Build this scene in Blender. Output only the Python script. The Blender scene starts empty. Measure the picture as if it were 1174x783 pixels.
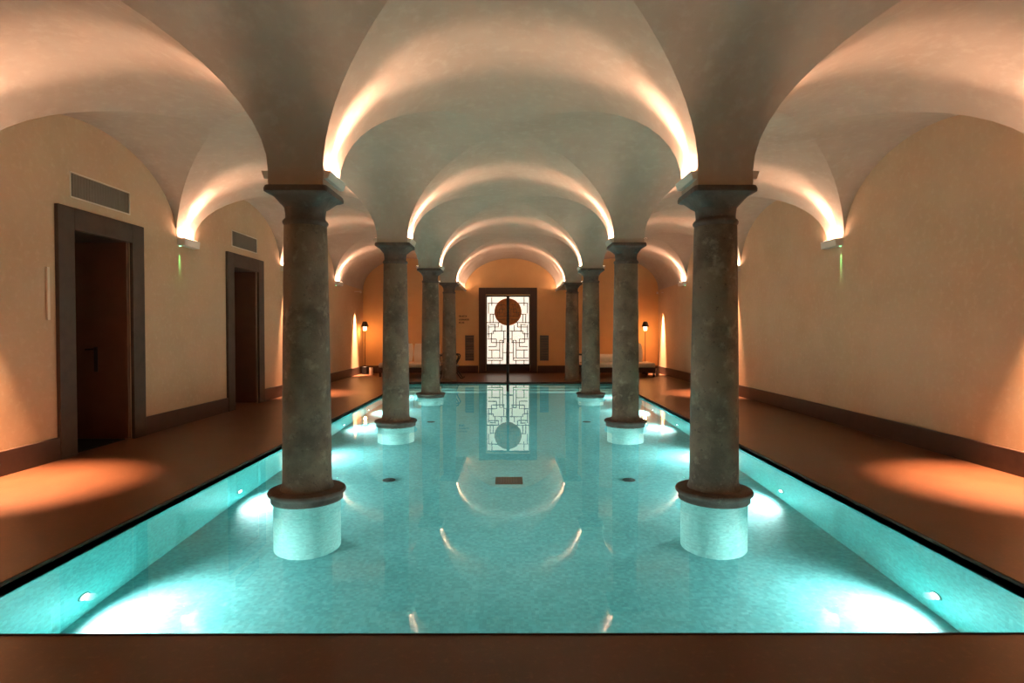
import bpy, bmesh, math, random
from mathutils import Vector, Matrix
random.seed(7)
PI = math.pi
SC = bpy.context.scene
COL = SC.collection

# ------------------------------------------------------------------ camera, world, exposure
F = 650.0
EYE = 1.50
cam_d = bpy.data.cameras.new('camera'); cam = bpy.data.objects.new('camera', cam_d)
COL.objects.link(cam); SC.camera = cam
cam_d.sensor_width = 36; cam_d.lens = F / 1174 * 36; cam_d.clip_start = .05
cam.location = (0, 0, EYE)
cam.rotation_euler = (math.radians(90 - 1.06), 0, math.radians(-0.13))
w = bpy.data.worlds.new('world'); SC.world = w; w.use_nodes = True
w.node_tree.nodes['Background'].inputs[0].default_value = (.02, .015, .01, 1)
w.node_tree.nodes['Background'].inputs[1].default_value = .3
vs = SC.view_settings
SC.display_settings.display_device = 'sRGB'
vs.view_transform = 'Standard'; vs.look = 'None'; vs.gamma = 1; vs.use_curve_mapping = False
vs.exposure = 0.0
cy = SC.cycles
cy.use_denoising = True
cy.max_bounces = 9; cy.diffuse_bounces = 5; cy.glossy_bounces = 4; cy.transmission_bounces = 6
cy.sample_clamp_indirect = 80.0
cy.blur_glossy = 1.0

UP_E = 165.0          # ledge uplights
UP_WALL = 185.0
UP_COL = (1.0, .58, .40)
STRIP_E = 15.0
FRONT_FILL_E = 62.0       # warm fill from two added, unseen lamps behind the camera
DOWN_E = 900.0        # wall scallop downlights
DOWN_COL = (1.0, .54, .31)
POOL_E = 108.0        # underwater lamps
POOL_COL = (.96, 1.0, .97)
LAMP_E = 21.0        # floor lamps
LAMP_COL = (1.0, .42, .12)
DOOR_STR = 1.02

# ------------------------------------------------------------------ plan
ROWS = [-2.74, 1.13, 5.00, 8.87, 12.74, 16.61]
YB = 19.5
XC = 1.80
HB = .23
XW = 5.07
XP = 2.915
P0, P1 = 2.66, 15.88
DECK = .06
DEPTH = 1.15
SPR = {-2.74: 2.80, 1.13: 2.80, 5.00: 2.84, 8.87: 2.91, 12.74: 2.93, 16.61: 2.93, 19.5: 2.90}
CAP = {5.00: 2.725, 8.87: 2.85, 12.74: 2.885, 16.61: 2.90}
CROWN = 3.99
def spring(y):
    ks = sorted(SPR)
    for a, b in zip(ks, ks[1:]):
        if a <= y <= b:
            return SPR[a] + (SPR[b] - SPR[a]) * (y - a) / (b - a)
    return SPR[ks[0]] if y < ks[0] else SPR[ks[-1]]

# ------------------------------------------------------------------ materials
def mat(name, base, rough=.6, spec=.5, metal=0, emis=None, estr=0, var=None, bump=None, coat=0):
    """var = list of (scale, colour, low, high, detail); bump = list of (scale, strength, distance)"""
    m = bpy.data.materials.new(name); m.use_nodes = True
    nt = m.node_tree; b = nt.nodes['Principled BSDF']
    b.inputs['Roughness'].default_value = rough
    b.inputs['Specular IOR Level'].default_value = spec
    b.inputs['Metallic'].default_value = metal
    b.inputs['Base Color'].default_value = (*base, 1)
    b.inputs['Coat Weight'].default_value = coat
    tc = nt.nodes.new('ShaderNodeTexCoord')
    geo = nt.nodes.new('ShaderNodeNewGeometry')
    if var:
        prev = None
        for i, (sc, colr, lo, hi, det) in enumerate(var):
            n = nt.nodes.new('ShaderNodeTexNoise'); n.inputs['Scale'].default_value = sc
            n.inputs['Detail'].default_value = det; n.inputs['Roughness'].default_value = .62
            nt.links.new(geo.outputs['Position'], n.inputs['Vector'])
            r = nt.nodes.new('ShaderNodeMapRange'); r.inputs[1].default_value = lo; r.inputs[2].default_value = hi
            nt.links.new(n.outputs['Fac'], r.inputs[0])
            mx = nt.nodes.new('ShaderNodeMix'); mx.data_type = 'RGBA'
            nt.links.new(r.outputs[0], mx.inputs[0])
            if prev is None: mx.inputs[6].default_value = (*base, 1)
            else: nt.links.new(prev, mx.inputs[6])
            mx.inputs[7].default_value = (*colr, 1)
            prev = mx.outputs[2]
        nt.links.new(prev, b.inputs['Base Color'])
    if bump:
        prevn = None
        for sc, st, di in bump:
            n = nt.nodes.new('ShaderNodeTexNoise'); n.inputs['Scale'].default_value = sc
            n.inputs['Detail'].default_value = 6
            nt.links.new(geo.outputs['Position'], n.inputs['Vector'])
            bp = nt.nodes.new('ShaderNodeBump'); bp.inputs['Strength'].default_value = st
            bp.inputs['Distance'].default_value = di
            nt.links.new(n.outputs['Fac'], bp.inputs['Height'])
            if prevn: nt.links.new(prevn, bp.inputs['Normal'])
            prevn = bp.outputs['Normal']
        nt.links.new(prevn, b.inputs['Normal'])
    if emis:
        b.inputs['Emission Color'].default_value = (*emis, 1)
        b.inputs['Emission Strength'].default_value = estr
    return m

M = {}
M['plaster'] = mat('plaster', (.41, .335, .265), .9, .2, var=[(1.3, (.355, .285, .22), .42, .75, 6), (9, (.45, .375, .30), .5, .8, 5)], bump=[(3.0, .25, .02), (60, .12, .004)])
M['wallplaster'] = mat('wall_plaster', (.52, .35, .215), .88, .25, var=[(.9, (.455, .30, .175), .4, .75, 6), (14, (.56, .39, .25), .52, .8, 5)], bump=[(4.0, .2, .015), (70, .12, .003)])
M['backplaster'] = mat('lamplit_plaster', (.64, .38, .17), .88, .25, var=[(.9, (.56, .32, .14), .4, .75, 6)], bump=[(4.0, .2, .015)])  # plaster colour pushed to ochre to carry the warm lamp light
M['stone'] = mat('column_stone', (.175, .128, .085), .72, .3,
                 var=[(3.2, (.090, .066, .046), .45, .66, 8), (9.0, (.275, .22, .155), .56, .74, 8), (26, (.07, .052, .038), .60, .74, 6), (70, (.33, .29, .24), .66, .8, 3)],
                 bump=[(14, .45, .02), (55, .35, .008)])
M['capstone'] = mat('capital_stone', (.115, .092, .075), .75, .3,
                 var=[(5, (.07, .056, .048), .45, .66, 8), (14, (.165, .14, .115), .58, .75, 8)],
                 bump=[(12, .6, .02), (45, .35, .008)])
M['deck'] = mat('deck_stone', (.105, .042, .019), .38, .45, var=[(2.0, (.085, .032, .014), .42, .7, 6), (30, (.155, .062, .028), .55, .75, 5), (140, (.06, .028, .015), .62, .75, 2)], bump=[(90, .12, .002)])
M['coping'] = mat('coping_stone', (.035, .022, .015), .8, .15, var=[(20, (.05, .03, .02), .5, .7, 4)])
M['skirt'] = mat('skirting_stone', (.060, .030, .018), .5, .4, var=[(6, (.045, .022, .014), .45, .7, 5)])
M['surround'] = mat('door_surround_stone', (.060, .040, .027), .65, .35, var=[(6, (.045, .029, .02), .45, .7, 6)], bump=[(30, .2, .004)])
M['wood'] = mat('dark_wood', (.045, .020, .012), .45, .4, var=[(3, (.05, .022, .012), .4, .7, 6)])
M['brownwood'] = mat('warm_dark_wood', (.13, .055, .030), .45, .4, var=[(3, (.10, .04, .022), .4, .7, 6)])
M['darkframe'] = mat('dark_door_frame', (.050, .026, .018), .5, .4)
M['black'] = mat('black_metal', (.012, .010, .010), .4, .5)
M['blackmatt'] = mat('black_mat', (.010, .009, .008), .8, .2)
M['steel'] = mat('brushed_steel', (.55, .50, .45), .25, .5, metal=1)
M['copper'] = mat('copper_disc', (.50, .17, .05), .38, .5, metal=.6, var=[(12, (.34, .10, .03), .45, .7, 6)])
M['glow'] = mat('backlit_glass', (.9, .85, .75), .5, .3, emis=(1.0, .88, .72), estr=DOOR_STR)
M['lattice'] = mat('lattice_metal', (.10, .055, .035), .5, .4)
M['ventgrey'] = mat('vent_mesh', (.16, .125, .09), .7, .3)
M['ventframe'] = mat('vent_frame', (.66, .54, .40), .6, .3)
M['grille'] = mat('grille_metal', (.10, .085, .08), .5, .4)
M['sofa'] = mat('sofa_fabric', (.72, .60, .46), .9, .2, bump=[(120, .2, .003)])
M['pillow'] = mat('pillow_fabric', (.82, .74, .62), .9, .2, bump=[(20, .3, .01)])
M['ceramic'] = mat('white_ceramic', (.85, .80, .72), .4, .5)
M['ledge'] = mat('ledge_plaster', (.62, .55, .47), .85, .25)
M['led'] = mat('led_strip', (1, .8, .6), .5, .3, emis=(1, .72, .50), estr=12)
M['green'] = mat('green_led', (.3, .9, .5), .5, .3, emis=(.25, 1, .45), estr=5)
M['shadelight'] = mat('lamp_diffuser', (.9, .8, .6), .5, .3, emis=(1, .70, .42), estr=4)
M['poollens'] = mat('underwater_lens', (1, 1, 1), .3, .5, emis=(.9, 1, .98), estr=9)
M['sign'] = mat('sign_lettering', (.05, .022, .012), .6, .3)
M['drain'] = mat('drain_metal', (.03, .035, .035), .5, .4)
M['slot'] = mat('drain_slot', (.06, .065, .063), .5, .4)

def mosaic(name, c1, c2, c3):
    m = mat(name, c1, .45, .4, var=[(2.2, c2, .38, .68, 8), (13, c3, .50, .74, 8)])
    nt = m.node_tree; b = nt.nodes['Principled BSDF']; geo = [n for n in nt.nodes if n.type == 'NEW_GEOMETRY'][0]
    src = b.inputs['Base Color'].links[0].from_socket
    v = nt.nodes.new('ShaderNodeTexVoronoi'); v.distance = 'CHEBYCHEV'; v.inputs['Scale'].default_value = 38
    v.inputs['Randomness'].default_value = .25
    nt.links.new(geo.outputs['Position'], v.inputs['Vector'])
    hs = nt.nodes.new('ShaderNodeHueSaturation')
    r = nt.nodes.new('ShaderNodeMapRange'); r.inputs[3].default_value = .86; r.inputs[4].default_value = 1.12
    sep = nt.nodes.new('ShaderNodeSeparateColor')
    nt.links.new(v.outputs['Color'], sep.inputs[0]); nt.links.new(sep.outputs[0], r.inputs[0])
    nt.links.new(r.outputs[0], hs.inputs['Value']); nt.links.new(src, hs.inputs['Color'])
    nt.links.new(hs.outputs[0], b.inputs['Base Color'])
    return m
M['poolfloor'] = mosaic('pool_floor_mosaic', (.135, .42, .43), (.10, .365, .375), (.18, .48, .485))
M['poolwall'] = mosaic('pool_wall_mosaic', (.10, .49, .475), (.08, .44, .43), (.15, .55, .53))
M['poolcol'] = mosaic('pool_column_mosaic', (.28, .56, .53), (.22, .51, .48), (.33, .60, .56))

wm = bpy.data.materials.new('water'); wm.use_nodes = True
nt = wm.node_tree; nt.nodes.clear()
out = nt.nodes.new('ShaderNodeOutputMaterial'); gl = nt.nodes.new('ShaderNodeBsdfGlass')
gl.inputs['IOR'].default_value = 1.33; gl.inputs['Roughness'].default_value = 0
gl.inputs['Color'].default_value = (.90, 1.0, .985, 1)
g = nt.nodes.new('ShaderNodeNewGeometry'); nz = nt.nodes.new('ShaderNodeTexNoise'); nz.inputs['Scale'].default_value = 1.6
nz.inputs['Detail'].default_value = 2
bp = nt.nodes.new('ShaderNodeBump'); bp.inputs['Strength'].default_value = .35; bp.inputs['Distance'].default_value = .0018
nt.links.new(g.outputs['Position'], nz.inputs['Vector']); nt.links.new(nz.outputs['Fac'], bp.inputs['Height'])
nt.links.new(bp.outputs['Normal'], gl.inputs['Normal']); nt.links.new(gl.outputs[0], out.inputs[0])
M['water'] = wm

# ------------------------------------------------------------------ mesh helpers
class MB:
    def __init__(s): s.v = []; s.f = []; s.sm = []
    def add(s, vs_, fs, smooth=False):
        o = len(s.v); s.v += [tuple(p) for p in vs_]
        for f in fs: s.f.append(tuple(i + o for i in f)); s.sm.append(smooth)
        return s
    def box(s, x0, y0, z0, x1, y1, z1):
        v = [(x0,y0,z0),(x1,y0,z0),(x1,y1,z0),(x0,y1,z0),(x0,y0,z1),(x1,y0,z1),(x1,y1,z1),(x0,y1,z1)]
        return s.add(v, [(0,3,2,1),(4,5,6,7),(0,1,5,4),(1,2,6,5),(2,3,7,6),(3,0,4,7)])
    def rings(s, rings, close=True, smooth=True):
        n = len(rings[0]); v = [p for r in rings for p in r]; f = []
        for k in range(len(rings) - 1):
            for i in range(n):
                j = (i + 1) % n
                f.append((k*n+i, k*n+j, (k+1)*n+j, (k+1)*n+i))
        if close:
            f.append(tuple(reversed(range(n)))); f.append(tuple((len(rings)-1)*n + i for i in range(n)))
        return s.add(v, f, smooth)
    def lathe(s, prof, cx=0, cy=0, n=48, power=None, close=True):
        """prof = [(r, z)] or [(r, z, squareness)]"""
        rr = []
        for p in prof:
            r, z = p[0], p[1]; q = p[2] if len(p) > 2 else 0
            ring = []
            for i in range(n):
                a = 2*PI*(i + .5)/n; c, d = math.cos(a), math.sin(a)
                e = 2 + q * 22
                k = (abs(c)**e + abs(d)**e) ** (-1/e)
                ring.append((cx + r*k*c, cy + r*k*d, z))
            rr.append(ring)
        return s.rings(rr, close)
    def tube(s, pts, r, n=10):
        pts = [Vector(p) for p in pts]; rr = []
        for k, p in enumerate(pts):
            a = pts[max(k-1, 0)]; b = pts[min(k+1, len(pts)-1)]
            t = (b - a).normalized()
            u = t.cross(Vector((0,0,1)));
            if u.length < 1e-3: u = t.cross(Vector((0,1,0)))
            u.normalize(); v = u.cross(t)
            rr.append([p + r*(math.cos(2*PI*i/n)*u + math.sin(2*PI*i/n)*v) for i in range(n)])
        return s.rings(rr)
    def build(s, name, m, parent=None, bevel=0, seg=2, **tags):
        me = bpy.data.meshes.new(name); me.from_pydata(s.v, [], s.f); me.update()
        me.polygons.foreach_set('use_smooth', s.sm)
        bm = bmesh.new(); bm.from_mesh(me)
        bmesh.ops.recalc_face_normals(bm, faces=bm.faces[:])
        for e in bm.edges:
            if len(e.link_faces) == 2 and e.calc_face_angle(0) > math.radians(42): e.smooth = False
        bm.to_mesh(me); bm.free()
        me.materials.append(m)
        o = bpy.data.objects.new(name, me); COL.objects.link(o)
        if parent: o.parent = parent
        if bevel:
            b = o.modifiers.new('bevel', 'BEVEL'); b.width = bevel; b.segments = seg; b.limit_method = 'ANGLE'
        for k, v in tags.items(): o[k] = v
        return o
def thing(name, label, cat, loc=(0,0,0), rz=0, group=None):
    o = bpy.data.objects.new(name, None); COL.objects.link(o); o.empty_display_size = .1
    o.location = loc; o.rotation_euler = (0, 0, rz); o['label'] = label; o['category'] = cat
    if group: o['group'] = group
    return o
def struct(o): o['kind'] = 'structure'; return o
def spot(name, loc, target, energy, colr, angle, blend, size, parent=None):
    d = bpy.data.lights.new(name, 'SPOT'); d.energy = energy; d.color = colr
    d.spot_size = math.radians(angle); d.spot_blend = blend; d.shadow_soft_size = size
    o = bpy.data.objects.new(name, d); COL.objects.link(o)
    o.location = loc; v = Vector(target) - Vector(loc)
    o.rotation_euler = v.to_track_quat('-Z', 'Y').to_euler()
    if parent: o.parent = parent
    return o

def strip(parent, loc, ly, lx):
    d = bpy.data.lights.new('led_strip', 'AREA'); d.shape = 'RECTANGLE'; d.size = lx; d.size_y = ly
    d.energy = STRIP_E * (.8 if ly > 1 else 1); d.color = UP_COL
    o = bpy.data.objects.new('led_strip', d); COL.objects.link(o); o.parent = parent
    o.location = loc; o.rotation_euler = (PI, 0, 0); return o

# ------------------------------------------------------------------ vaulted ceiling
def cosp(n): return [-math.cos(PI * i / n) for i in range(n + 1)]
NX = 28
def span(a, b, n=NX):
    c, h = (a + b)/2, (b - a)/2
    return [(c + h*t, t) for t in cosp(n)]
xspans = [(-XW, -XC-HB), (-XC+HB, XC-HB), (XC+HB, XW)]
xpads = [(-XC-HB, -XC+HB), (XC-HB, XC+HB)]
yb = []                                  # (y list with t, is groined)
for a, b in zip(ROWS, ROWS[1:]): yb.append((a + HB, b - HB, True))
yb.append((ROWS[-1] + HB, YB + .1, False))
ypads = [(y - HB, y + HB) for y in ROWS]
def prof(t): return math.sqrt(max(0, 1 - t*t))
def zz(y, s): 
    sp = spring(y); return sp + (CROWN - sp) * s
ce = MB()
def patch(pts_rows, flip=False):
    n, m_ = len(pts_rows), len(pts_rows[0])
    v = [p for r in pts_rows for p in r]; f = []
    for i in range(n-1):
        for j in range(m_-1):
            f.append((i*m_+j, i*m_+j+1, (i+1)*m_+j+1, (i+1)*m_+j))
    ce.add(v, f, True)
for (xa, xb) in xspans:
    X = span(xa, xb)
    for (ya, yb_, gro) in yb:
        if not gro:
            ys = [ya + (yb_-ya)*k/10 for k in range(11)]
            patch([[(x, y, zz(y, prof(t))) for x, t in X] for y in ys]); continue
        Y = span(ya, yb_)
        n = NX
        # N quads (front/back): z = prof(tx), |ty| >= |tx|; T quads (sides): z = prof(ty), |tx| >= |ty|
        def V(i, j, k):
            x, tx = X[i]; y, ty = Y[j]
            s = prof(tx) if k == 'N' else prof(ty)
            return (x, y, zz(y, s))
        for k in ('N', 'T'):
            for side in (0, 1):
                idx = {}; vv = []; ff = []
                def gi(i, j):
                    if (i, j) not in idx: idx[(i, j)] = len(vv); vv.append(V(i, j, k))
                    return idx[(i, j)]
                for i in range(n):
                    for j in range(n):
                        for tri in ([(i,j),(i+1,j),(i+1,j+1)], [(i,j),(i+1,j+1),(i,j+1)]) if (i < n/2) == (j < n/2) else ([(i,j),(i+1,j),(i,j+1)], [(i+1,j),(i+1,j+1),(i,j+1)]):
                            ci = sum(p[0] for p in tri)/3 - n/2; cj = sum(p[1] for p in tri)/3 - n/2
                            if k == 'N': ok = abs(cj) > abs(ci) and ((cj > 0) == bool(side))
                            else: ok = abs(ci) > abs(cj) and ((ci > 0) == bool(side))
                            if ok: ff.append(tuple(gi(*p) for p in tri))
                ce.add(vv, ff, True)
    for (ya, yb_) in ypads:               # nave/aisle barrel over the row lines
        patch([[(x, y, zz(y, prof(t))) for x, t in X] for y in (ya, (ya+yb_)/2, yb_)])
for (xa, xb) in xpads:                    # cross barrel over the column lines
    for (ya, yb_, gro) in yb:
        if gro:
            Y = span(ya, yb_)
            patch([[(x, y, zz(y, prof(t))) for y, t in Y] for x in (xa, xb)])
        else:
            patch([[(x, y, spring(y)) for y in (ya, yb_)] for x in (xa, xb)])
    for (ya, yb_) in ypads:
        patch([[(x, y, spring(y)) for y in (ya, yb_)] for x in (xa, xb)])
me = bpy.data.meshes.new('ceiling'); me.from_pydata(ce.v, [], ce.f); me.update()
bm = bmesh.new(); bm.from_mesh(me)
for f in bm.faces:
    f.smooth = True
    if f.normal.z > 0: f.normal_flip()
bm.to_mesh(me); bm.free(); me.materials.append(M['plaster'])
ceil = bpy.data.objects.new('ceiling', me); COL.objects.link(ceil); struct(ceil)
s = MB().box(-6.4, -3.1, 4.02, 5.5, YB+.4, 4.3).build('ceiling', M['plaster']); struct(s)

# ------------------------------------------------------------------ walls
doors = [(7.07, 'M'), (10.85, 'M'), (14.68, 'M')]
HO = .50                                 # half opening
ZO = 2.67
lw = MB()
edges = [-3.0] + [e for c, _ in doors for e in (c - HO, c + HO)] + [YB + .3]
for k in range(0, len(edges), 2):
    lw.box(-XW-.25, edges[k], -.2, -XW, edges[k+1], 4.1)
for c, _ in doors: lw.box(-XW-.25, c-HO, ZO, -XW, c+HO, 4.1)
struct(lw.build('wall_left', M['wallplaster']))
struct(MB().box(XW, -3.0, -.2, XW+.25, YB+.3, 4.1).build('wall_right', M['wallplaster']))
struct(MB().box(-XW-.25, -3.25, -.2, XW+.25, -3.0, 4.1).build('wall_front', M['wallplaster']))
# back wall with a door opening
DX0, DX1, DZ = -.86, .67, 2.72
bw = MB().box(-XW-.25, YB, -.2, DX0, YB+.25, 4.1).box(DX1, YB, -.2, XW+.25, YB+.25, 4.1).box(DX0, YB, DZ, DX1, YB+.25, 4.1)
struct(bw.build('wall_back', M['backplaster']))

# deck, one mesh around the pool
fl = MB()
T0 = -.10
fl.box(-6.3, -3.0, T0, -XP, YB+.3, DECK).box(XP, -3.0, T0, XW+.1, YB+.3, DECK)
fl.box(-XP, -3.0, T0, XP, P0, DECK).box(-XP, P1, T0, XP, YB+.3, DECK)
struct(fl.build('floor', M['deck']))
cp = MB(); c0 = .010
cp.box(-XP-.001, P0, .042, -XP+c0, P1, DECK+.004).box(XP-c0, P0, .042, XP+.001, P1, DECK+.004)
cp.box(-XP, P0-.001, .004, XP, P0+c0, DECK+.004).box(-XP, P1-c0, -.02, XP, P1+.001, DECK+.004)
struct(cp.build('trim_1', M['coping']))
wl = MB().box(-XP-.05, P0-.05, -.010, -XP, P1, .042).box(XP, P0-.05, -.010, XP+.05, P1, .042).box(-XP, P0-.05, -.010, XP, P0, .024)
struct(wl.build('trim_2', M['poolwall']))

# pool basin
pf = MB().box(-XP-.2, P0-.2, -DEPTH-.15, XP+.2, P1+.2, -DEPTH)
struct(pf.build('pool_floor', M['poolfloor']))
pw = MB()
pw.box(-XP-.2, P0-.2, -DEPTH, -XP, P1+.2, T0+.09).box(XP, P0-.2, -DEPTH, XP+.2, P1+.2, T0+.09)
pw.box(-XP, P0-.2, -DEPTH, XP, P0, T0+.09).box(-XP, P1, -DEPTH, XP, P1+.2, T0+.09)
struct(pw.build('pool_wall', M['poolwall']))
st = MB()
for k in range(3): st.box(-XP+.001, P1-.35*(k+1), -DEPTH+.001, XP-.001, P1-.35*k-.001, -.28*(k+1))
struct(st.build('pool_steps', M['poolcol'], bevel=.01))
wt = MB().add([(-XP, P0, .02), (XP, P0, .02), (XP, P1, .02), (-XP, P1, .02)], [(0, 1, 2, 3)])
wo = wt.build('pool_water', M['water']); wo['kind'] = 'stuff'; wo['label'] = 'still turquoise pool water mirroring the lit vaults'; wo['category'] = 'water'

# skirting
sk = MB()
HS = DECK + .25
fr = .24
e2 = [-3.0] + [e for c, _ in doors for e in (c - HO - fr, c + HO + fr)] + [YB]
for k in range(0, len(e2), 2): sk.box(-XW, e2[k], DECK, -XW+.035, e2[k+1], HS)
struct(sk.build('baseboard_left', M['skirt'], bevel=.006))
struct(MB().box(XW-.035, -3.0, DECK, XW, YB, HS).build('baseboard_right', M['skirt'], bevel=.006))
struct(MB().box(-XW+.036, YB-.035, DECK, DX0-.26, YB, HS).box(DX1+.26, YB-.035, DECK, XW-.036, YB, HS).build('baseboard_back', M['skirt'], bevel=.006))

# ------------------------------------------------------------------ left doors
def left_door(i, c):
    o = bpy.data.objects.new('door_%d' % i, None); COL.objects.link(o); o.location = (-XW, c, DECK); o['kind'] = 'structure'
    H = ZO - DECK
    f = MB().box(0, -HO-fr, 0, .045, -HO, H+.25).box(0, HO, 0, .045, HO+fr, H+.25).box(0, -HO, H, .045, HO, H+.25)
    f.build('door_frame', M['surround'], o, bevel=.006)
    D = .98
    p = MB().box(-D-.06, -HO, 0, -D, HO, H).box(-D, -HO-.05, 0, -.001, -HO, H).box(-D, -HO, H, -.001, HO, H+.05)
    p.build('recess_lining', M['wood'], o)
    leaf = MB().box(-D, HO-.055, .012, -.004, HO-.002, H-.002)
    leaf.box(-D+.001, HO-.060, .10, -D+.012, HO-.055, H-.1)
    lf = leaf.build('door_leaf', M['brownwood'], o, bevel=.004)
    hx = -.42; z = 1.20
    if i == 1:
        h = MB().box(hx-.024, HO-.066, z-.30, hx+.024, HO-.055, z+.03)
        hp = h.build('handle_plate', M['black'], o, bevel=.003)
        l = MB().tube([(hx, HO-.06, z), (hx, HO-.11, z), (hx-.02, HO-.115, z), (hx-.10, HO-.115, z-.005)], .011, 10)
        l.build('lever', M['steel'], hp)
        MB().box(-D, -HO, .001, -.05, HO-.06, .012).build('threshold_mat', M['blackmatt'], o)
    return o
for i, (c, _) in enumerate(doors): left_door(i+1, c)

# ventilation panels above the doors
for i, ((c, _), lab) in enumerate(zip(doors, ['grey ventilation panel above the nearest doorway on the left wall', 'grey ventilation panel above the second doorway on the left wall', 'grey ventilation panel above the farthest doorway on the left wall'])):
    if i == 2: break
    t = thing('ventilation_panel', lab, 'vent', (-XW, c, 3.19), group='ventilation panels over the doorways')
    a, b, w_ = .515, .150, .014
    MB().box(0, -a, -b, .012, a, -b+w_).box(0, -a, b-w_, .012, a, b).box(0, -a, -b, .012, -a+w_, b).box(0, a-w_, -b, .012, a, b).build('frame', M['ventframe'], t, bevel=.003)
    g_ = MB().box(0, -a+.02, -b+.02, .004, a-.02, b-.02)
    for k in range(22):
        y = -a+.04 + k*(2*a-.08)/21; g_.box(.003, y-.006, -b+.022, .008, y+.006, b-.022)
    g_.build('grille', M['ventgrey'], t)
t = MB().box(-XW+.002, 6.20, 1.62, -XW+.022, 6.235, 2.20).box(-XW, 6.205, 1.63, -XW+.012, 6.23, 1.67).build('wall_strip', M['ventframe'], bevel=.004)
t['label'] = 'slim pale vertical strip fixed to the left wall before the nearest doorway'; t['category'] = 'strip'

# ------------------------------------------------------------------ columns
rowname = {5.0: 'nearest', 8.87: 'second', 12.74: 'third', 16.61: 'rearmost'}
def capital(mb, z1):
    # square abacus over a cavetto, neck and astragal, superellipse loft
    z = lambda d: z1 - d
    p = [(.22, z(0), 1), (.258, z(.006), 1), (.266, z(.030), 1), (.264, z(.056), 1), (.250, z(.064), 1), (.228, z(.070), .8), (.211, z(.086), .5),
         (.196, z(.106), .3), (.184, z(.130), .12), (.174, z(.158), 0), (.168, z(.205), 0), (.167, z(.235), 0),
         (.169, z(.250), 0), (.183, z(.262), 0), (.192, z(.277), 0), (.190, z(.292), 0), (.180, z(.304), 0), (.178, z(.325), 0)]
    mb.lathe(p, n=64)
def column(x, y, inwater=True):
    side = 'left' if x < 0 else 'right'
    rn = rowname[y]
    look = {('nearest','left'): 'mottled brown stone column standing in the water', ('nearest','right'): 'dark mottled stone column standing in the water'}.get((rn, side), 'weathered grey stone column standing in the water' if inwater else 'slim looking brown stone column standing on the far deck')
    t = thing('stone_column', '%s, %s on the %s side' % (look, rn, side), 'column', (x, y, 0), group='stone columns in two rows')
    z1 = CAP[y]
    sh = MB(); zb = .11 if inwater else DECK
    zt = z1 - .315
    pr = []
    rb = .207
    pr.append((rb+.022, zb)); pr.append((rb+.016, zb+.02)); pr.append((rb+.004, zb+.05)); pr.append((rb, zb+.09))
    for k in range(1, 13):
        u = k/12; pr.append((rb - (rb-.180)*(u**1.5), zb + .09 + (zt-zb-.09)*u))
    sh.lathe(pr, n=56)
    sh.build('shaft', M['stone'], t)
    c = MB(); capital(c, z1); c.build('capital', M['capstone'], t)
    if inwater:
        r = MB().lathe([(.20, .118), (.30, .114), (.322, .108), (.330, .094), (.327, .080), (.312, .066), (.304, .056), (.304, .004), (.29, -.004)], n=64)
        r.build('base_ring', M['capstone'], t)
        MB().lathe([(.282, .0), (.282, -DEPTH)], n=64).build('underwater_drum', M['poolcol'], t)
    # plaster pier block between capital and springing
    sp = spring(y)
    b = MB().box(-HB, -HB, z1-.002, HB, HB, sp+.02)
    b.build('plaster_block', M['plaster'], t)
    return t
def uplight_pair(t, x, y, sx, energy):
    # two lamps in one ledge: a steep one grazing the springing, a flatter one reaching the crown
    spot('uplight', (x, y, .03), (x + sx*.20, y, 1.0), energy*1.5, UP_COL, 42, 1.0, .03, t)
    if energy > 60: spot('uplight', (x, y, .03), (x + sx*.80, y, 1.0), energy*.62, UP_COL, 48, 1.0, .03, t)
def ledge_light(x, y, sx, label, energy, zt, length=.44, grp='uplight ledges on the column piers', proj=.062, h=.066):
    """small plaster shelf on a vertical face at x, facing sx (+1/-1), LED strip on top"""
    t = thing('uplight_ledge', label, 'light', (x, y, zt), group=grp)
    hl = length/2; tp = .62 if h < .1 else .9
    v = [(0,-hl,0),(proj*sx,-hl,0),(proj*sx,hl,0),(0,hl,0),(0,-hl,-h),(proj*tp*sx,-hl,-h),(proj*tp*sx,hl,-h),(0,hl,-h)]
    MB().add(v, [(0,1,2,3),(7,6,5,4),(0,4,5,1),(1,5,6,2),(2,6,7,3),(3,7,4,0)]).build('shelf', M['ledge'], t, bevel=.003)
    a, b = sorted((proj*.25*sx, proj*.8*sx))
    MB().box(a, -hl+.05, .001, b, hl-.05, .008).build('lamp_strip', M['led'], t)
    uplight_pair(t, proj*.55*sx, 0, sx, energy)
    strip(t, (proj*.5*sx, 0, .02), length-.06, proj*.5)
    return t
for y in ROWS[2:]:
    for x in (-XC, XC):
        column(x, y, y < 16)
        s_ = 'left' if x < 0 else 'right'
        inner = 1 if x < 0 else -1
        zt = spring(y) + .004
        ledge_light(x + inner*HB, y, inner, 'small plaster uplight ledge above the %s %s column, facing the pool axis' % (rowname[y], s_), UP_E, zt)
        ledge_light(x - inner*HB, y, -inner, 'small plaster uplight ledge above the %s %s column, facing the side aisle' % (rowname[y], s_), UP_E, zt)

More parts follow.
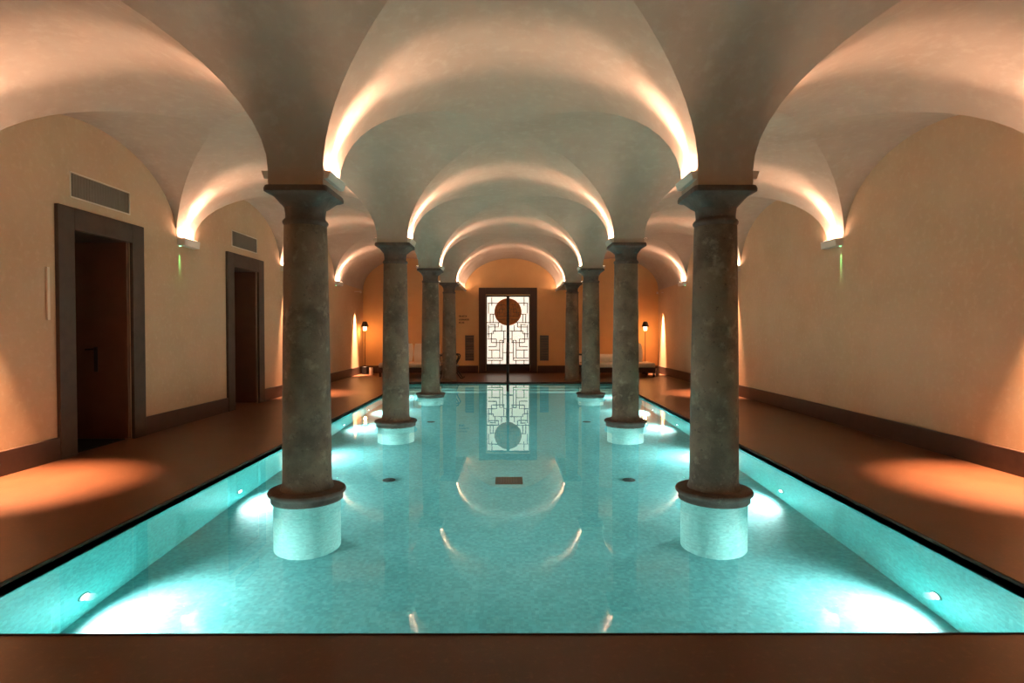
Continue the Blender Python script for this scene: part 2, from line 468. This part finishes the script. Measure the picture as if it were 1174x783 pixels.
# wall corbels: shelf against each side wall at every row
wr = {1.13: 'out of sight beside the camera', 5.0: 'level with the nearest columns', 8.87: 'level with the second columns', 12.74: 'level with the third columns', 16.61: 'level with the rearmost columns'}
for y in ROWS[1:]:
    for x in (-XW, XW):
        s_ = 'left' if x < 0 else 'right'; sx = 1 if x < 0 else -1
        t = ledge_light(x, y, sx, 'plaster corbel light on the %s wall, %s' % (s_, wr[y]), UP_WALL, spring(y)+.004, .42, 'corbel lights on the side walls', .12, .11)
        if y in (8.87, 16.61):
            MB().box(min(.006*sx,.026*sx), -.17, -.120, max(.006*sx,.026*sx), -.15, -.109).build('green_indicator', M['green'], t)
            spot('green_light', (.022*sx, -.16, -.13), (-.03*sx, -.155, -.75), 60 if y < 10 else 14, (.2, 1, .30), 16, 1.0, .004, t)
        if y in (5.0, 12.74):
            MB().lathe([(.030, -.10), (.030, -.165), (.024, -.165), (.022, -.145)], cx=.10*sx, n=20).build('downlight_can', M['black'], t)
            spot('downlight', (.10*sx, 0, -.19), (.42*sx, .22, -2.8), DOWN_E*(6.5 if y == 5.0 else 4.0), DOWN_COL, 50, 1.0, .02, t)
    # nothing above the rearmost pair but the wall downlights
for x in (-1, 1):
    s_ = 'left' if x < 0 else 'right'
    t = ledge_light(x*(XC-HB), 18.17, -x, 'long plaster uplight ledge under the last barrel vault, %s of the lattice door' % s_, UP_E*.24, spring(18.2)+.004, 2.60)
    for dy in (-.85, .85):
        uplight_pair(t, -x*.034, dy, -x, UP_E*.24)
for x, yy in ((-XW, 18.45), (XW, 18.85)):
    sx = 1 if x < 0 else -1; s_ = 'left' if x < 0 else 'right'
    t = thing('wall_downlight', 'small downlight can high on the %s wall in the far corner' % s_, 'light', (x, yy, 2.80))
    MB().lathe([(.026, .0), (.026, -.07), (.021, -.07), (.019, -.05)], cx=.20*sx, n=20).build('can', M['ledge'], t)
    MB().box(min(0, .06*sx), -.012, -.03, max(0, .20*sx), .012, -.01).build('bracket', M['ledge'], t)
    spot('downlight', (.20*sx, 0, -.08), (.02*sx, 0, -2.5), DOWN_E*9, DOWN_COL, 26, 1.0, .02, t)
# floor spots that make the bright pools of light near the camera
# ------------------------------------------------------------------ underwater lamps
lampy = [3.84, 6.06, 7.80, 9.85, 11.55, 13.85]
for k, y in enumerate(lampy):
    for sx in (-1, 1):
        s_ = 'left' if sx < 0 else 'right'
        nm = ['nearest', 'second', 'third', 'fourth', 'fifth', 'sixth'][k]
        t = thing('underwater_light', 'round white underwater lamp in the %s pool wall, %s of the row from the front' % (s_, nm), 'light', (sx*XP, y, -.87), group='underwater lamps along the pool sides')
        def disc(r0, r1, r2, d0, d1, n=28):
            mb = MB(); R = []
            for r, d in ((r0, d0), (r1, d1), (r2, d1)):
                R.append([(-sx*d, r*math.cos(2*PI*i/n), r*math.sin(2*PI*i/n)) for i in range(n)])
            return mb.rings(R)
        disc(.050, .048, .036, 0, .012).build('rim', M['steel'], t)
        disc(.035, .035, .02, .010, .015).build('lens', M['poollens'], t)
        spot('pool_light', (-sx*.05, 0, 0), (-sx*1.0, 0, -.20), POOL_E*2.1, POOL_COL, 150, 1.0, .04, t)
        spot('pool_light', (-sx*.05, 0, 0), (-sx*1.0, 0, -.55), POOL_E*.45, POOL_COL, 100, 1.0, .04, t)

# drains and inlets on the pool floor
t = thing('floor_drain', 'rectangular dark drain grate on the pool floor at the centre', 'drain', (-.02, 6.82, -DEPTH))
MB().box(-.165, -.14, 0, .165, .14, .012).build('frame', M['drain'], t, bevel=.003)
g_ = MB()
for k in range(7): g_.box(-.10 + k*.03, -.10, .012, -.10 + k*.03+.014, .10, .016)
g_.build('slats', M['slot'], t)
for x, y, lab in ((-1.47, 6.82, 'near left'), (1.43, 6.82, 'near right'), (-1.48, 10.5, 'far left'), (1.41, 10.5, 'far right')):
    t = thing('floor_inlet', 'small round dark inlet on the pool floor, %s of the four' % lab, 'inlet', (x, y, -DEPTH), group='round inlets on the pool floor')
    MB().lathe([(.078, 0), (.076, .010), (.06, .014)], n=28).build('rim', M['drain'], t)
    MB().lathe([(.035, .012), (.034, .030), (.02, .034)], n=20).build('cap', M['drain'], t)

# ------------------------------------------------------------------ lattice door in the back wall
dcx = -.095
o = bpy.data.objects.new('door_4', None); COL.objects.link(o); o.location = (dcx, YB, DECK); o['kind'] = 'structure'
px = 19.5/F                                   # metres per photo pixel on the back wall
def Z(y): return EYE - (y - 379.5)*px - DECK
def X(x): return (x - 582.3)*px
hw = 1.0; iw = .765
zt = Z(330); zi = Z(337.5)
f = MB().box(-hw, -.05, 0, -iw, .0, zt).box(iw, -.05, 0, hw, .0, zt).box(-iw, -.05, zi, iw, 0, zt)
f.build('door_frame', M['darkframe'], o, bevel=.008)
MB().box(-iw, .02, .0, iw, .05, .07).box(-hw, -.06, 0, hw, 0, .03).build('threshold', M['darkframe'], o)
gw = .722
gz0, gz1 = Z(417.3), Z(340.3)
def mirr(mb, x0, y0, z0, x1, y1, z1, side):
    a, b = sorted((x0*side, x1*side)); mb.box(a, y0, z0, b, y1, z1)
for side in (-1, 1):
    lf = MB(); mirr(lf, .006, .03, .03, .05, .08, zi-.01, side); mirr(lf, gw, .03, .03, iw-.01, .08, zi-.01, side)
    mirr(lf, .05, .03, .03, gw, .08, gz0, side); mirr(lf, .05, .03, gz1, gw, .08, zi-.01, side)
    leaf = lf.build('door_leaf', M['black'], o)
    pn = MB(); mirr(pn, .05, .055, gz0, gw, .065, gz1, side); pn.build('glass_pane', M['glow'], leaf)
    la = MB(); th = .014
    # crop coordinates of the left leaf: 6.522 px per photo px, origin (540, 320)
    def cx_(u): return -(X(540 + u/6.522))      # distance from the meeting stile
    def cz_(v): return Z(320 + v/6.522)
    Hs = [(125,215,180),(140,240,262),(118,205,325),(140,185,340),(128,205,358),(165,262,388),(122,190,448),(128,190,505),(152,250,475),(212,240,458),(128,215,530),(122,236,590),(122,236,608),(240,266,550),(205,240,235),(240,262,300),(185,262,325),(245,262,448),(122,160,410)]
    Vs = [(155,136,200),(130,180,258),(143,258,330),(165,262,325),(130,340,440),(178,340,395),(204,325,360),(165,388,410),(152,400,475),(190,448,505),(214,458,592),(236,458,608),(155,530,592),(245,388,478),(228,345,390),(205,180,236),(240,235,300),(190,230,262),(155,608,640),(215,608,640)]
    for a, b, v in Hs: mirr(la, cx_(b), .040, cz_(v)-th, cx_(a), .055, cz_(v)+th, side)
    for u, a, b in Vs: mirr(la, cx_(u)-th, .038, cz_(b), cx_(u)+th, .055, cz_(a), side)
    la.build('lattice', M['lattice'], leaf)
    # half disc
    R = 15.6*px; n = 28; zc = Z(357.6)
    outer = [(side*max(.03, R*math.sin(PI*i/n)), zc + R*math.cos(PI*i/n)) for i in range(n+1)]
    d = MB()
    v = [(x, .030, z) for x, z in outer] + [(x, .050, z) for x, z in outer]
    m_ = n + 1
    fs = [tuple(range(m_)), tuple(reversed(range(m_, 2*m_)))] + [(i, (i+1) % m_, m_+(i+1) % m_, m_+i) for i in range(m_)]
    d.add(v, fs); dd = d.build('half_disc', M['copper'], leaf)
    dl = MB()
    for a, b, c in ((.10,.30,.10),(.18,.40,-.02),(.08,.36,-.15),(.10,.28,.24),(.12,.40,-.26)): mirr(dl, a, .022, zc+c-.007, b, .030, zc+c+.007, side)
    for u, a, b in ((.18,-.02,.20),(.30,-.10,.10),(.10,-.15,.10),(.36,-.15,-.02),(.24,.10,.34)): mirr(dl, u-.007, .022, zc+a, u+.007, .030, zc+b, side)
    dl.build('disc_lattice', M['lattice'], dd)
MB().box(DX0-dcx-.05, .26, -.06, DX1-dcx+.05, .30, 3.0).build('back_panel', M['blackmatt'], o)

# grilles beside the door
for xa, xb, lab in ((533.3, 543.3, 'left'), (619.0, 629.0, 'right')):
    x0, x1 = (xa-585.5)*px, (xb-585.5)*px; z0, z1 = EYE-(413.5-379.5)*px, EYE-(384.5-379.5)*px
    t = thing('wall_grille', 'tall narrow dark louvred grille on the %s of the lit lattice door' % lab, 'grille', ((x0+x1)/2, YB, z0), group='louvred grilles beside the lattice door')
    h = (x1-x0)/2; H = z1-z0
    MB().box(-h, -.012, 0, -h+.02, 0, H).box(h-.02, -.012, 0, h, 0, H).box(-h, -.012, 0, h, 0, .02).box(-h, -.012, H-.02, h, 0, H).box(-h, -.004, 0, h, 0, H).build('frame', M['grille'], t)
    sl = MB()
    for k in range(9):
        z = .04 + k*(H-.08)/9
        sl.add([(-h+.02,-.004,z+.07),(h-.02,-.004,z+.07),(h-.02,-.03,z+.045),(-h+.02,-.03,z+.045),(-h+.02,-.004,z+.055),(h-.02,-.004,z+.055),(h-.02,-.03,z+.030),(-h+.02,-.03,z+.030)],
               [(0,1,2,3),(7,6,5,4),(0,4,5,1),(1,5,6,2),(2,6,7,3),(3,7,4,0)])
    sl.build('slats', M['ventgrey'], t)

# small three line lettering (illegible at this distance): tiny letter strokes
t = thing('wall_lettering', 'three short lines of small dark lettering on the back wall left of the lattice door', 'sign', ((531.5-585.5)*px, YB, EYE+(379.5-366.5)*px))
rnd = random.Random(3)
for ln, (zc, wd) in enumerate(((.115, 9.8), (.0, 12.0), (-.105, 7.5))):
    sg = MB(); x = -5.4*px; x1 = x + wd*px
    while x < x1 - .03:
        k = rnd.choice('abcd'); h = .030
        sg.box(x, -.008, zc-h, x+.010, 0, zc+h*(1.3 if k == 'a' else 1))
        if k in 'ac': sg.box(x, -.008, zc-h, x+.028, 0, zc-h+.012)
        if k in 'abd': sg.box(x, -.008, zc+h-.012, x+.028, 0, zc+h)
        if k in 'bd': sg.box(x+.020, -.008, zc-h, x+.030, 0, zc+h)
        if k in 'cd': sg.box(x, -.008, zc-.006, x+.026, 0, zc+.006)
        x += .040
    sg.build('text_line', M['sign'], t)

# ------------------------------------------------------------------ handrail at the far steps
t = thing('pool_handrail', 'dark upright handrail at the far pool edge, in front of the lattice door', 'handrail', (-.085, 0, 0))
pts = [(0, 16.10, DECK)] + [(0, 16.10, z) for z in (.5, .9)] + [(0, 16.08, 1.05), (0, 16.0, 1.14), (0, 15.88, 1.16), (0, 15.2, .90), (0, 15.02, .84), (0, 14.94, .76), (0, 14.92, .62), (0, 14.92, 0), (0, 14.92, -.83)]
MB().tube(pts, .038, 12).build('rail', M['black'], t)
MB().lathe([(.065, DECK), (.065, DECK+.015), (.03, DECK+.02)], cx=0, cy=16.10, n=24).build('foot_flange', M['black'], t)
MB().lathe([(.06, -.84), (.06, -.825), (.03, -.82)], cx=0, cy=14.92, n=24).build('lower_flange', M['black'], t)

# ------------------------------------------------------------------ floor lamps
def floor_lamp(x, y, label):
    t = thing('floor_lamp', label, 'lamp', (x, y, DECK), group='slim floor lamps in the far corners')
    MB().lathe([(.115, 0), (.115, .24), (.105, .25), (.02, .25)], n=32).build('base', M['black'], t)
    MB().lathe([(.011, .25), (.011, 1.50)], n=12).build('pole', M['black'], t)
    MB().lathe([(.122, 1.585), (.112, 1.62), (.080, 1.72), (.060, 1.755), (.058, 1.745), (.078, 1.71), (.108, 1.612), (.118, 1.583)], n=32, close=False).build('shade', M['black'], t)
    MB().lathe([(.058, 1.755), (.02, 1.76)], n=32).build('shade_cap', M['black'], t)
    MB().lathe([(.03, 1.455), (.052, 1.46), (.060, 1.50), (.062, 1.60), (.05, 1.64)], n=24).build('diffuser', M['shadelight'], t)
    d = bpy.data.lights.new('bulb', 'POINT'); d.energy = LAMP_E; d.color = LAMP_COL; d.shadow_soft_size = .05
    l = bpy.data.objects.new('bulb', d); COL.objects.link(l); l.location = (0, -.0, 1.40); l.parent = t
floor_lamp(-4.87, 18.95, 'black floor lamp in the far left corner beside the white candle holder')
floor_lamp(4.50, 18.95, 'black floor lamp in the far right corner behind the daybed')
for x, s_ in ((-4.2, 'left'), (4.2, 'right')):  # unseen lamps added to warm the near piers and deck
    n0 = len(bpy.data.lights)
    floor_lamp(x, -2.3, 'added black floor lamp in the near %s corner, unseen fill light behind the viewer' % s_)
    for l_ in bpy.data.lights:
        if l_.type == 'POINT' and l_.get('done') is None and abs([o_ for o_ in bpy.data.objects if o_.data == l_][0].parent.location.y + 2.3) < .01:
            l_.energy = FRONT_FILL_E; l_['done'] = 1
for x, y, lab in ((-4.62, 18.75, 'white cylindrical holder on the floor beside the left floor lamp'), (4.74, 18.3, 'white cylindrical holder on the floor at the right end of the right daybed')):
    t = thing('candle_holder', lab, 'candle holder', (x, y, DECK), group='white candle holders on the floor')
    MB().lathe([(.055, 0), (.060, .01), (.060, .23), (.050, .23), (.050, .20)], n=28).build('body', M['ceramic'], t)
    MB().lathe([(.045, .198), (.045, .205), (.01, .207)], n=20).build('wax', M['pillow'], t)

# ------------------------------------------------------------------ daybeds
def cushion(mb, x, y, z, w_, d_, h_, lean=0, n=10):
    """soft pillow standing, leaning back by lean"""
    R = []
    for k in range(n+1):
        u = k/n; zz_ = z + h_*u; s2 = (1 - abs(2*u-1)**3.0); s2 = max(.12, s2)
        ring = []
        for i in range(24):
            a = 2*PI*i/24; c, s3 = math.cos(a), math.sin(a)
            e = 5; kx = (abs(c)**e + abs(s3)**e)**(-1/e)
            ring.append((x + w_/2*kx*c*(.9+.1*s2), y + lean*u + d_/2*kx*s3*s2, zz_))
        R.append(ring)
    mb.rings(R)
def daybed(x0, x1, y0, y1, label, pillows):
    t = thing('daybed', label, 'daybed', ((x0+x1)/2, (y0+y1)/2, DECK), group='daybeds against the back wall')
    a = (x1-x0)/2; b = (y1-y0)/2
    MB().box(-a, -b, .14, a, b, .29).build('frame', M['wood'], t, bevel=.01)
    for sx in (-1, 1):
        for sy in (-1, 1):
            MB().box(sx*(a-.05)-.03, sy*(b-.05)-.03, 0, sx*(a-.05)+.03, sy*(b-.05)+.03, .14).build('leg', M['black'], t, bevel=.004)
    MB().box(-a+.01, -b+.01, .29, a-.01, b-.01, .43).build('mattress', M['sofa'], t, bevel=.035, seg=3)
    return t
daybed(-4.15, -2.28, 17.75, 18.75, 'low dark daybed with cream mattress behind the left columns', None)
daybed(2.20, 4.55, 17.75, 18.75, 'low dark daybed with cream mattress behind the right columns', None)
def pillow(x, y, lab, w_=.52, h_=.60, d_=.17, lean=.16):
    mb = MB(); cushion(mb, 0, 0, 0, w_, d_, h_, lean)
    o_ = mb.build('pillow', M['pillow']); o_.location = (x, y, DECK+.43)
    o_['label'] = lab; o_['category'] = 'pillow'; o_['group'] = 'back pillows on the daybeds'
pillow(-3.52, 18.42, 'cream back pillow on the left daybed, seen beside the second column', .66)
pillow(-2.86, 18.46, 'cream back pillow on the left daybed, hidden mostly by the third column', .60)
pillow(-2.47, 18.30, 'cream back pillow at the right end of the left daybed', .34)
pillow(4.03, 18.36, 'bright cream back pillow at the right end of the right daybed', .50)
pillow(3.02, 18.42, 'low cream bolster on the right daybed between the second and third columns', .80, .26, .22, .05)
pillow(2.36, 18.42, 'low cream pillow at the left end of the right daybed', .30, .28, .2, .05)

# ------------------------------------------------------------------ black armchairs behind the rearmost columns
def armchair(x, y, rz, label):
    t = thing('metal_armchair', label, 'chair', (x, y, DECK), rz, 'black bent metal armchairs behind the rearmost columns')
    MB().box(-.24, -.24, .36, .24, .24, .40).build('seat', M['black'], t, bevel=.015)
    bk = MB().tube([(-.24, -.24, .38), (-.27, -.26, .60), (-.28, -.27, .74)], .014); 
    for k in range(5): bk.tube([(-.26-.02*k/4, -.25, .46+.07*k), (-.26-.02*k/4, .25, .46+.07*k)], .010)
    bk.tube([(-.24, .24, .38), (-.27, .26, .60), (-.28, .27, .74)], .014)
    bk.build('backrest', M['black'], t)
    for sy in (-1, 1):
        MB().tube([(-.27, sy*.27, .71), (.0, sy*.27, .73), (.20, sy*.27, .73), (.26, sy*.27, .715), (.275, sy*.27, .68), (.26, sy*.27, .62), (.17, sy*.27, .45), (.14, sy*.27, .36)], .020).build('armrest', M['black'], t)
        MB().tube([(.14, sy*.25, .38), (.20, sy*.25, .20), (.34, sy*.25, .015), (.42, sy*.25, .015)], .018).build('leg', M['black'], t)
        MB().tube([(-.20, sy*.25, .38), (-.27, sy*.25, .0)], .018).build('leg', M['black'], t)
armchair(-1.84, 17.3, 0, 'black bent metal armchair half hidden behind the rearmost left column')
armchair(2.07, 17.2, PI, 'black bent metal armchair half hidden behind the rearmost right column')
